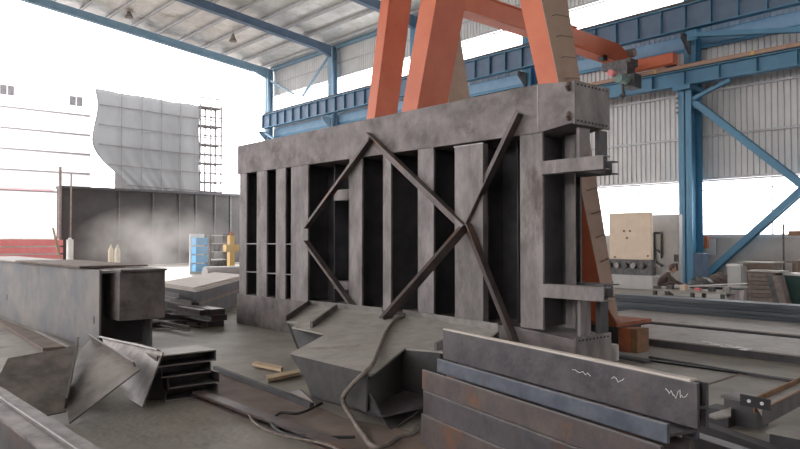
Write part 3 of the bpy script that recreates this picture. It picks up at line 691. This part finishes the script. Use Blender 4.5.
# ------------------------------------------------------------------ left middle: scrap, plate stacks
def quadstack(pix, z0, z1, m, name, lab, cat, group=None, th=None):
    pts = [onZ(x, y, z1) for x, y in pix]; return tag(MB().slab(pts, (0,0,-(z1-z0))).build(name, m), lab, cat, group)
cr = onZ(196,288,.66); rr = onZ(240,277,.66); ll = onZ(168,284,.66)
u1 = (rr-cr).normalized(); u2 = (ll-cr).normalized()
Lr, Ll = (rr-cr).length+1.0, (ll-cr).length*1.0
u2 = V((-abs(u2.x), u2.y, 0)).normalized()
def blk(z0, z1, e=0, a=0, w=2.6):
    c = cr+u1*a; c = V((c.x, c.y, 0))
    pts = [c-u1*0+V((0,0,z1)), c+u1*Lr+V((0,0,z1)), c+u1*Lr+u2*w+V((0,0,z1)), c+u2*w+V((0,0,z1))]
    return MB().slab([p-u2*e for p in pts], (0,0,-(z1-z0)))
tag(blk(0, .30, 0, .25).build('steel_slab', 'steel_dark'), 'dark bottom slab of the pale topped stack left of the frame', 'steel slab')
tag(blk(.30, .36, 0, .2).build('timber_spacer', 'brown'), 'brown spacer board in the stack left of the frame', 'timber')
tag(blk(.36, .58, 0, 0).build('steel_slab', 'steel_dark'), 'dark upper slab of the pale topped stack left of the frame', 'steel slab')
for k in range(3):
    tag(blk(.58+k*.028, .60+k*.028, -.1*k+.04, .02*k, 2.7-.3*k).build('steel_sheet', 'dusty_light'), ['lowest', 'middle', 'top'][k]+' thin pale sheet on the stack left of the frame', 'steel sheet')
# scrap bars
sp = [((150,318),(205,322),.10,.10),((146,322),(190,331),.08,.06),((170,309),(212,316),.12,.22),((172,314),(212,322),.08,.16),((165,300),(192,306),.10,.30),((148,328),(186,326),.10,.02),((160,295),(180,299),.1,.42),((176,324),(208,327),.08,.03)]
for i, (a, b, w, z) in enumerate(sp):
    p, q = onZ(*a, z), onZ(*b, z)
    t = MB().angle(p, q, w, .014).build('angle_iron', ['mill', 'edge', 'rusty_mill'][i % 3])
    tag(t, 'angle iron offcut in the scrap heap behind the lying girder', 'steel angle', 'angle iron scrap heap')
for i in range(12):
    x, y = random.uniform(150, 205), random.uniform(302, 327); z = .028+max(0, 322-y)*.0
    p = onZ(x, y, z); a = random.uniform(0, 3.1)
    d = V((math.cos(a), math.sin(a), 0))*random.uniform(.15,.4)
    tag(MB().bar(p-d, p+d, .07, .05).build('bar_offcut', ['rusty_mill', 'mill', 'brown', 'edge'][i % 4]), 'short steel bar offcut in the scrap heap behind the lying girder', 'steel bar', 'bar offcuts in the scrap heap')
for i, (z, dy) in enumerate(((0, 0), (.11, .06), (.22, .02))):
    c = onZ(188, 326, 0)+V((0, dy, z))
    tag(MB().box(c+V((-.55,0,0)), c+V((.45,.5,.105))).build('steel_billet', ['steel_dark','mill','rusty_mill'][i]), ['bottom', 'middle', 'top'][i]+' billet of the small pile in the scrap heap', 'steel billet')

# gas cylinders
for x, lab in ((111, 'pale gas cylinder behind the girder, left of the pair'), (117.5, 'pale gas cylinder behind the girder, right of the pair')):
    p = onY(x, 240, 9.6); p.z = 0
    t = thing('gas_cylinder', p, lab, 'gas cylinder', 'pair of gas cylinders')
    MB().tube([p, p+V((0,0,1.18)), p+V((0,0,1.27)), p+V((0,0,1.33))], [.105,.105,.08,.035], 16).build('body', 'cyl', t)
    MB().tube([p+V((0,0,1.33)), p+V((0,0,1.42))], .03, 10).build('valve', 'cyl', t)
p = onY(70, 240, 8.6); p.z = 0
t = thing('paper_roll', p, 'tall white upright roll beside the leaning pole, behind the lying girder', 'roll')
MB().tube([p, p+V((0,0,1.62))], .13, 16).build('roll', 'white', t); MB().tube([p+V((0,0,1.62)), p+V((0,0,1.69))], .06, 12).build('cap', 'white', t)
a = onY(54, 262, 9.0); b = onY(42, 215, 9.3); a.z = 0
pa, pb = onX(61,262,-22), onX(53,228,-22.3); pa = pa+(pa-pb)*((pa.z-.04)/(pb.z-pa.z))
tag(MB().tube([pa, pb], .035, 8).build('wooden_pole', 'wood'), 'thin tan pole leaning at the end of the red beams', 'pole')

# red beams outside
for k in range(4):
    zb = .02+k*.42
    t = thing('red_beam', (-43.6, 8, zb), ['lowest', 'second lowest', 'third', 'top'][k]+' red primed beam of the pile outside the open gable', 'steel beam')
    MB().box((-44.0, 4.5, zb), (-43.2, 11.9, zb+.33)).build('body', 'red', t); MB().box((-43.9, 4.7, zb+.33), (-43.3, 11.7, zb+.42)).build('spacer', 'white', t)

# dark shed outside
sh = thing('dark_shed', (-47, 19, 0), 'long dark sheet clad shed just outside the open gable', 'shed')
mb = MB().box((-46.8, 12.5, 0), (-46, 30, 4.75))
mb.build('body', 'shed', sh)
MB().box((-46.9, 12.45, 4.75), (-45.8, 30.1, 4.9)).build('roof_edge', 'steel_dark', sh)
for y in (12.5, 16, 18.2, 20.0, 21.2, 22.6, 23.8): MB().box((-46.05, y-.05, 0), (-45.93, y+.05, 4.7)).build('rib', 'machine', sh)
for x, z in ((60, 6.0), (71, 5.6)):
    p = onX(x, 200, -45.4); tag(MB().tube([(p.x, p.y, -.05), (p.x, p.y, z)], .09 if x == 60 else .05, 8).build('steel_pole', 'tile'), ('thick' if x == 60 else 'thin')+' upright pole rising above the left end of the shed', 'pole')
# racks, hydrants
for x, lab, mm in ((200, 'bright blue', 'bright_blue'),):
    p = onX(x, 250, -32); t = thing('blue_rack', (p.x, p.y, 0), 'small rack of bright blue boxes far left of the frame', 'rack')
    MB().box((p.x-.4, p.y-.36, 0), (p.x-.3, p.y+.36, 1.9)).build('back', 'white', t)
    for k in range(4): MB().box((p.x-.3, p.y-.3, .1+.42*k), (p.x+.2, p.y+.3, .45+.42*k)).build('box', 'bright_blue', t)
p = onX(217, 250, -32.6); t = thing('storage_rack', (p.x, p.y, 0), 'dark open rack beside the bright blue boxes', 'rack')
for dy in (-.45, .45): MB().box((p.x-.2, p.y+dy-.04, 0), (p.x+.2, p.y+dy+.04, 1.9)).build('upright', 'shed', t)
for k in range(5): MB().box((p.x-.2, p.y-.41, .2+.4*k), (p.x+.2, p.y+.41, .25+.4*k)).build('shelf', 'grey', t)
for k in range(8):
    y_ = p.y-.3+.2*(k%4); z_ = .25+.4*(k//4*2)
    MB().box((p.x-.15, y_-.07, z_), (p.x+.15, y_+.07, z_+.3)).build('bin', 'machine', t)
p = onX(231, 250, -28); t = thing('yellow_machine', (p.x, p.y, 0), 'small yellow post machine at the left edge of the frame', 'machine')
MB().box((p.x-.12, p.y-.12, 0), (p.x+.12, p.y+.12, 1.8)).build('post', 'yellow', t); MB().box((p.x-.15, p.y-.3, 1.1), (p.x+.15, p.y+.3, 1.4)).build('arm', 'yellow', t); MB().tube([(p.x, p.y, 1.8), (p.x, p.y, 1.95)], .08, 10).build('knob', 'orange_old', t)
p = onX(222, 262, -25); tag(MB().tube([(p.x, p.y-.7, .3), (p.x, p.y+.9, .3)], .3, 14).build('rolled_tarpaulin', 'grey'), 'grey rolled bundle on the floor beyond the plate stack', 'roll')
bpy.context.scene.collection.objects['rolled_tarpaulin'].location.z = 0

# ------------------------------------------------------------------ outside buildings
wb = thing('white_building', (-82, 8, 0), 'overexposed white building across the yard, far left', 'building')
MB().box((-90, -40, 0), (-76, 23.5, 17.2)).build('body', 'building', wb)
for z in (6.4, 8.4, 10.4, 12.4, 14.4): MB().box((-76.02, -40, z-.07), (-75.9, 23.5, z+.07)).build('course', 'band', wb)
for x, y in ((7,90), (76,101)):
    c = onX(x, y, -76)
    w = MB().box((-76.02, c.y-.6, c.z-.45), (-75.92, c.y+.6, c.z+.45)).build('window', 'steel_dark', wb); MB().box((-75.92, c.y-.03, c.z-.45), (-75.88, c.y+.03, c.z+.45)).build('glazing_bar', 'white', w)
MB().box((-75.9, 0, 6.5), (-75.8, 20, 6.65)).build('red_rail', 'red', wb)
nbld = thing('netted_building', (-76, 27, 0), 'building wrapped in grey debris netting with scaffold at its right side', 'building')
MB().box((-82, 28.0, 0), (-72.5, 32, 15.3)).build('body', 'shed', nbld)
# wavy net whose lower left corner is drawn in
mb = MB(); nu, nv = 40, 24; vs = []
for j in range(nv+1):
    v = j/nv; z = 16.1-9.8*v
    yl = 22.0+.25*math.sin(v*9) + (0 if v < .5 else 4.2*((v-.5)/.5)**1.8)
    for i in range(nu+1):
        u = i/nu; y = yl+(32.7-yl)*u
        vs.append((-70.2+.10*math.sin(u*23+v*3)+.05*math.sin(u*51)+.08*math.sin(v*16), y, z-.35*u*(1-v)+.04*math.sin(u*16)*(1-v)))
mb.add(vs, [(j*(nu+1)+i, j*(nu+1)+i+1, (j+1)*(nu+1)+i+1, (j+1)*(nu+1)+i) for j in range(nv) for i in range(nu)])
net = mb.build('debris_net', 'net', nbld, smooth=True); sm = net.modifiers.new('thick', 'SOLIDIFY'); sm.thickness = .04
sc_m = 'shed'
for k in range(5): MB().tube([(-69.95, 22.4+(.0, 0, 0, .9, 2.6)[k], 14.6-1.9*k), (-69.95, 35.2, 14.3-1.9*k)], .05, 6).build('ledger', sc_m, nbld)
for y in (24.5, 26.5, 28.5, 30.5): MB().tube([(-69.9, y, 6.5), (-69.9, y, 15.9)], .035, 6).build('scaffold_standard', sc_m, nbld)
for y in (32.8, 34.0, 35.2):
    for x in (-70.2, -71.6): MB().tube([(x, y, 0), (x, y, 16)], .10, 6).build('scaffold_standard', sc_m, nbld)
for k in range(8):
    z = 1.7+2*k; MB().box((-71.7, 32.7, z), (-70.1, 35.3, z+.12)).build('scaffold_deck', sc_m, nbld)
    MB().tube([(-70.2, 32.7, z+1), (-70.2, 35.3, z+1)], .09, 6).build('guard_rail', sc_m, nbld)

# ------------------------------------------------------------------ right middle: machines and stores by the wall
mp = onY(632, 288, 21.0)
tm = thing('boring_machine', (mp.x, 21.3, 0), 'workshop machine with cream front panel behind the leaning orange leg', 'machine')
a = onY(612, 259, 21.0); b = onY(651, 212, 21.0)
MB().box((a.x-.1, 21.0, a.z), (b.x, 21.12, b.z)).build('cream_panel', 'cream', tm, bevel=.02)
MB().box((a.x-1.4, 21.05, .45), (b.x-.02, 21.3, a.z)).build('carriage', 'machine', tm)
for i in range(5):
    xx = a.x-.1+i*.3; MB().tube([(xx, 21.05, a.z-.2), (xx, 20.95, a.z-.2)], .09, 14).build('dial', 'edge' if i % 2 else 'machine', tm)
MB().box((a.x-1.6, 20.9, 0), (b.x+.1, 21.5, .45)).build('bed', 'grey', tm, bevel=.02)
for x, y in ((624,231),(630,231),(627,238),(615,257),(648,256)):
    c = onY(x, y, 21.0); MB().tube([c, c+V((0,-.02,0))], .035, 8).build('bolt', 'brown', tm)
a = onY(653, 285, 22.5); b = onY(683, 214, 22.5)
tp = thing('control_cabinet', (a.x+.5, 22.8, 0), 'tall pale grey cabinet with tools hung on its front, left of the near column', 'cabinet')
MB().box((a.x, 22.5, 0), (b.x-.15, 22.75, b.z)).build('body', 'grey', tp, bevel=.02)
mb = MB()
for x0, y0, x1, y1 in ((654,233,654,262),(661,233,661,258),(654,233,661,233),(657,250,662,254),(656,262,662,266)):
    mb.tube([onY(x0,y0,22.46), onY(x1,y1,22.46)+V((.01,0,0))], .04, 6)
mb.build('hose_loop', 'machine', tp)
for x, y in ((677,258),(676,267),(654,270)):
    c = onY(x, y, 22.5); MB().box(c-V((.08,.06,.12)), c+V((.06,0,.12))).build('handle', 'machine', tp)
c = onY(693, 262, 23.2)
tag(MB().box((c.x, 23.2, 0), (c.x+.35, 23.6, 1.15)).build('electrical_box', 'navy', bevel=.02), 'dark blue box standing against the near column', 'box')
c = onY(695, 247, 24.3)
tag(MB().box((c.x, 24.60, 1.3), (c.x+.3, 24.76, 1.75)).build('fire_box', 'orange_old'), 'small rusty orange box on the wall right of the near column', 'box')
a, b = onY(701, 255, 24.74), onY(716, 239, 24.74)
tag(MB().box((a.x, 24.72, a.z), (b.x, 24.795, b.z)).build('notice_board', 'grey'), 'pale grey board fixed on the dado wall right of the near column', 'board')

# crouching worker
wp = onZ(664, 296, 0); wp = V((wp.x, wp.y, 0))
def figure(wp, face):
    t = thing('person', wp, 'person crouching in dark brown clothes beside the cabinet, bent over work', 'person')
    f = face.normalized(); s = V((0,0,1)).cross(f)
    J = {}; E = []
    def j(n, a, b, c, r): J[n] = (wp+f*a+s*b+V((0,0,c)), r)
    j('pel', -.12, 0, .26, .15); j('sp', -.08, 0, .42, .155); j('ch', .06, 0, .58, .16); j('nk', .17, 0, .68, .065)
    for n, q in (('l', 1), ('r', -1)):
        j('hip'+n, -.10, .10*q, .25, .10); j('kn'+n, .27, .17*q, .42, .075); j('an'+n, .08, .14*q, .09, .052); j('to'+n, .25, .16*q, .04, .04)
        j('sh'+n, .08, .17*q, .60, .07); j('el'+n, .30, .20*q, .42, .05); j('wr'+n, .50, .11*q, .34, .035)
        E += [('pel','hip'+n),('hip'+n,'kn'+n),('kn'+n,'an'+n),('an'+n,'to'+n),('ch','sh'+n),('sh'+n,'el'+n),('el'+n,'wr'+n)]
    E += [('pel','sp'),('sp','ch'),('ch','nk')]
    names = list(J); me = bpy.data.meshes.new('body'); me.from_pydata([J[n][0]-wp for n in names], [(names.index(a), names.index(b)) for a, b in E], [])
    o = bpy.data.objects.new('clothed_body', me); C.objects.link(o); o.parent = t
    me.materials.append(M['cloth'])
    sk = o.modifiers.new('skin', 'SKIN'); sk.use_smooth_shade = True
    for i, n in enumerate(names): me.skin_vertices[0].data[i].radius = (J[n][1], J[n][1]); 
    me.skin_vertices[0].data[0].use_root = True
    ss = o.modifiers.new('sub', 'SUBSURF'); ss.levels = ss.render_levels = 2
    hc = J['nk'][0]+f*.07+V((0,0,.10))
    h = MB().ball(hc, .105, 18, 12, (.9,.85,1.12)); h.ball(hc+f*.095-V((0,0,.015)), .018); h.tube([J['nk'][0]-f*.01, hc], .05, 10)
    for q in (1,-1): h.ball(hc+s*.09*q, .022, 8, 6)
    hd = h.build('head', 'skin', t, smooth=True)
    mb = MB()
    for q in (1,-1): mb.ball(hc+f*.088+s*.035*q+V((0,0,.015)), .010, 8, 6)
    mb.build('eyes', 'black', hd)
    MB().ball(hc-f*.018+V((0,0,.03)), .113, 16, 10, (.9,.88,1)).build('cap', 'hair', t, smooth=True)
    for n, q in (('l',1),('r',-1)):
        w = J['wr'+n][0]; hb = MB(); hb.ball(w+f*.05, .045, 10, 8, (1,.9,.5))
        for k in range(4): hb.tube([w+f*.08+s*(k-1.5)*.02, w+f*.12+s*(k-1.5)*.022-V((0,0,.012)), w+f*(.145-.006*abs(k-1.5))+s*(k-1.5)*.022-V((0,0,.035))], [.010,.009,.007], 8)
        hb.tube([w+f*.04-s*q*.03, w+f*.075-s*q*.06-V((0,0,.01)), w+f*.10-s*q*.055-V((0,0,.02))], [.012,.010,.008], 8)
        hb.build('hand', 'skin', t, smooth=True)
figure(wp, RT*.9-F0*.25)

# rubble, planks, bucket, stacks, green box
def lump(x, y, r, lab, m='machine'):
    c = onZ(x, y, 0); mb = MB(); mb.ball(c+V((0,0,r*.7)), r, 14, 9, (1.2,1,.8))
    for i in range(len(mb.v)): mb.v[i] += V((random.uniform(-1,1), random.uniform(-1,1), random.uniform(-1,1)))*r*.12; mb.v[i].z = max(mb.v[i].z, 0)
    return tag(mb.build('scrap_heap', m), lab, 'heap')
lump(701, 291, .30, 'low dark heap at the foot of the blue brace'); lump(719, 289, .34, 'rounded dark brown heap left of the slab stack', 'brown_dark'); lump(733, 289, .26, 'small dark heap between bucket and slab stack')
ct = thing('work_bench', onZ(698,304,0), 'low trestle bench littered with pale planks, before the near column', 'bench')
c = onZ(698,304,0)
MB().box(c+V((-1.1,-.35,.30)), c+V((.85,.4,.35))).build('bench_top', 'plate', ct)
for dx in (-1.0, 0, .75):
    for dy in (-.28, .32): MB().box(c+V((dx-.04,dy-.04,0)), c+V((dx+.04,dy+.04,.30))).build('leg', 'machine', ct)
MB().box(c+V((-1.05,-.2,.12)), c+V((.8,.3,.15))).build('lower_shelf', 'brown', ct)
for i, (a, b, z) in enumerate((((668,299),(733,289),.46),((690,296),(728,293),.50),((664,292),(684,293),.5))):
    p, q = onZ(a[0], a[1], z), onZ(b[0], b[1], z)
    p = c+V((-1.0+.3*i, -.10+.2*i, .37+.045*i)); q = c+V((1.3-.2*i, .1+.2*i, .42+.05*i+.16*(i == 0)))
    if i == 2: p, q = c+V((-1.05,.15,.37)), c+V((-.55,.25,.37))
    tag(MB().bar(p+V((0,0,.0)), q, .12, .025).build('pale_plank', 'white'), ['long pale plank lying slanted across the trestle bench', 'second pale plank on the trestle bench', 'short pale board at the left end of the trestle bench'][i], 'plank')
for i in range(6):
    q = c+V((-.95+.36*i, -.28, .35)); tag(MB().box(q+V((-.07,-.06,0)), q+V((.08,.06,.07+.03*(i%3)))).build('small_part', ['rusty_mill','machine','cream','red','machine','edge'][i]), 'small metal part on the front edge of the trestle bench', 'part', 'small parts on the bench')
p = onZ(735, 305, 0)
t = thing('paint_bucket', p, 'white bucket with pinkish stains left of the slab stack', 'bucket')
MB().tube([p, p+V((0,0,.38))], [.17,.21], 18).build('pail', mat('pinkish_white', (.62,.52,.58), (.75,.72,.72), 9), t); MB().tube([p+V((0,0,.38)), p+V((0,0,.40))], .22, 18).build('rim', 'green', t)
p = onZ(742, 305, 0)
t = thing('grey_cabinet', p, 'narrow grey post box with a bright white top behind the bucket', 'cabinet')
MB().box(p+V((-.35,0,0)), p+V((-.02,.35,.95))).build('body', 'grey', t); MB().box(p+V((-.38,-.02,.95)), p+V((-.08,.25,1.0))).build('top', 'white', t)
p0 = onZ(748, 309, 0)
for k in range(9):
    o = MB().box(p0+V((0,.02*(k%2),.095*k)), p0+V((.60,.5,.095*k+.085))).build('stone_slab', 'tile' if k % 3 else 'brown')
    tag(o, 'brown slab in the tall stack left of the green box', 'slab', 'tall stack of brown slabs')
tag(MB().box(p0+V((-.03,-.05,.86)), p0+V((.70,.55,.90))).build('cover_board', 'plate'), 'pale board covering the tall slab stack', 'board')
tcr = thing('crate', p0+V((-.4,1.8,0)), 'brown lidded crate behind the tall slab stack', 'crate')
MB().box(p0+V((-.75,1.5,0)), p0+V((-.05,2.1,1.02))).build('body', 'brown', tcr)
MB().box(p0+V((-.8,1.48,1.02)), p0+V((.0,2.12,1.05))).build('lid', 'plate', tcr)
for i in range(2):
    q = onZ(776+i*6, 312+i, 0)
    tag(MB().slab([q, q+V((.14,0,0)), q+V((-.10,.1,.80)), q+V((-.24,.1,.80))], (0,.30,0)).build('leaning_slab', 'machine' if i == 0 else 'tile'), ['dark slab leaning beside the brown stack', 'grey slab leaning against the green box'][i], 'slab')
q = onZ(790, 311, 0)
t = thing('green_cabinet', q, 'dark green box with a bright white top at the right edge', 'box')
MB().box(q+V((-.12,.05,0)), q+V((.38,.55,.80))).build('body', 'green', t); MB().box(q+V((-.16,.02,.80)), q+V((.42,.58,.85))).build('top', 'white', t)
q = onZ(799, 313, 0)
tag(MB().box(q+V((.18,.0,0)), q+V((.5,.4,.5))).build('black_box', 'black'), 'black box right of the green cabinet at the picture edge', 'box')
q = onY(784, 286, 23.4); t = thing('pipe_stand', (q.x, 23.4, 0), 'thin upright pipe with low brown frame behind the green box', 'stand')
MB().tube([(q.x, 23.4, 0), (q.x, 23.4, 2.1)], .03, 8).build('pipe', 'machine', t)
for dx in (-.9, .35): MB().box((q.x+dx-.03, 23.37, 0), (q.x+dx+.03, 23.43, .9)).build('post', 'brown', t)
MB().box((q.x-.93, 23.37, .9), (q.x+.38, 23.43, .95)).build('rail', 'brown', t)
q = onY(796, 270, 24.2)
tag(MB().box((q.x, 23.9, 0), (q.x+1.2, 24.5, .95)).build('brown_crate', 'brown'), 'dark brown crate against the wall at the right edge', 'crate')
q = onY(797, 236, 24.8)
tag(MB().box((q.x-.25, 24.76, 1.742), (q.x+.25, 24.86, 1.9)).build('brick_piece', 'rust'), 'reddish brick piece on the window sill at the right edge', 'brick')

# ------------------------------------------------------------------ smoke
def smoke():
    m = bpy.data.materials.new('welding_smoke'); m.use_nodes = True; nt = m.node_tree; N = nt.nodes; L = nt.links
    N.remove(N['Principled BSDF']); v = N.new('ShaderNodeVolumeScatter'); v.inputs['Color'].default_value = (.95,.90,.86,1)
    tc_ = N.new('ShaderNodeTexCoord'); n = N.new('ShaderNodeTexNoise'); n.inputs['Scale'].default_value = 1.1; n.inputs['Detail'].default_value = 3
    L.new(tc_.outputs['Object'], n.inputs['Vector'])
    g = N.new('ShaderNodeTexGradient'); g.gradient_type = 'SPHERICAL'
    mp_ = N.new('ShaderNodeMapping'); mp_.inputs['Scale'].default_value = (1/3.2, 1/2.9, 1/1.5); L.new(tc_.outputs['Object'], mp_.inputs['Vector']); L.new(mp_.outputs[0], g.inputs[0])
    r = N.new('ShaderNodeMapRange'); r.inputs['From Min'].default_value = .38; r.inputs['From Max'].default_value = .75; L.new(n.outputs['Fac'], r.inputs[0])
    mu = N.new('ShaderNodeMath'); mu.operation = 'MULTIPLY'; L.new(r.outputs[0], mu.inputs[0]); L.new(g.outputs['Fac'], mu.inputs[1])
    m2 = N.new('ShaderNodeMath'); m2.operation = 'MULTIPLY'; m2.inputs[1].default_value = .8; L.new(mu.outputs[0], m2.inputs[0])
    L.new(m2.outputs[0], v.inputs['Density']); L.new(v.outputs[0], N['Material Output'].inputs['Volume'])
    return m
c = onX(158, 250, -24); c.z = 1.45
sm = MB().ball(c, 1, 20, 12, (3.1,2.8,1.44)).build('smoke', smoke(), origin=c); tag(sm, 'pale drifting smoke cloud over the plates behind the lying girder', 'smoke', None, 'stuff')

# ------------------------------------------------------------------ light
w = bpy.data.worlds.new('world'); scene.world = w; w.use_nodes = True
bg = w.node_tree.nodes['Background']; bg.inputs[0].default_value = (1,.965,.97,1); bg.inputs[1].default_value = 6.0
sun = bpy.data.objects.new('sun', bpy.data.lights.new('sun', 'SUN')); C.objects.link(sun)
sun.data.energy = 6; sun.data.angle = .2; sun.data.color = (1,.97,.93)
sun.rotation_euler = V((-.75, .35, .62)).to_track_quat('Z', 'Y').to_euler()
vs = scene.view_settings; vs.view_transform = 'Standard'; vs.look = 'None'; vs.gamma = 1; vs.use_curve_mapping = False; vs.exposure = 0.15
scene.cycles.max_bounces = 8; scene.cycles.diffuse_bounces = 4; scene.cycles.volume_bounces = 1; scene.cycles.transparent_max_bounces = 12
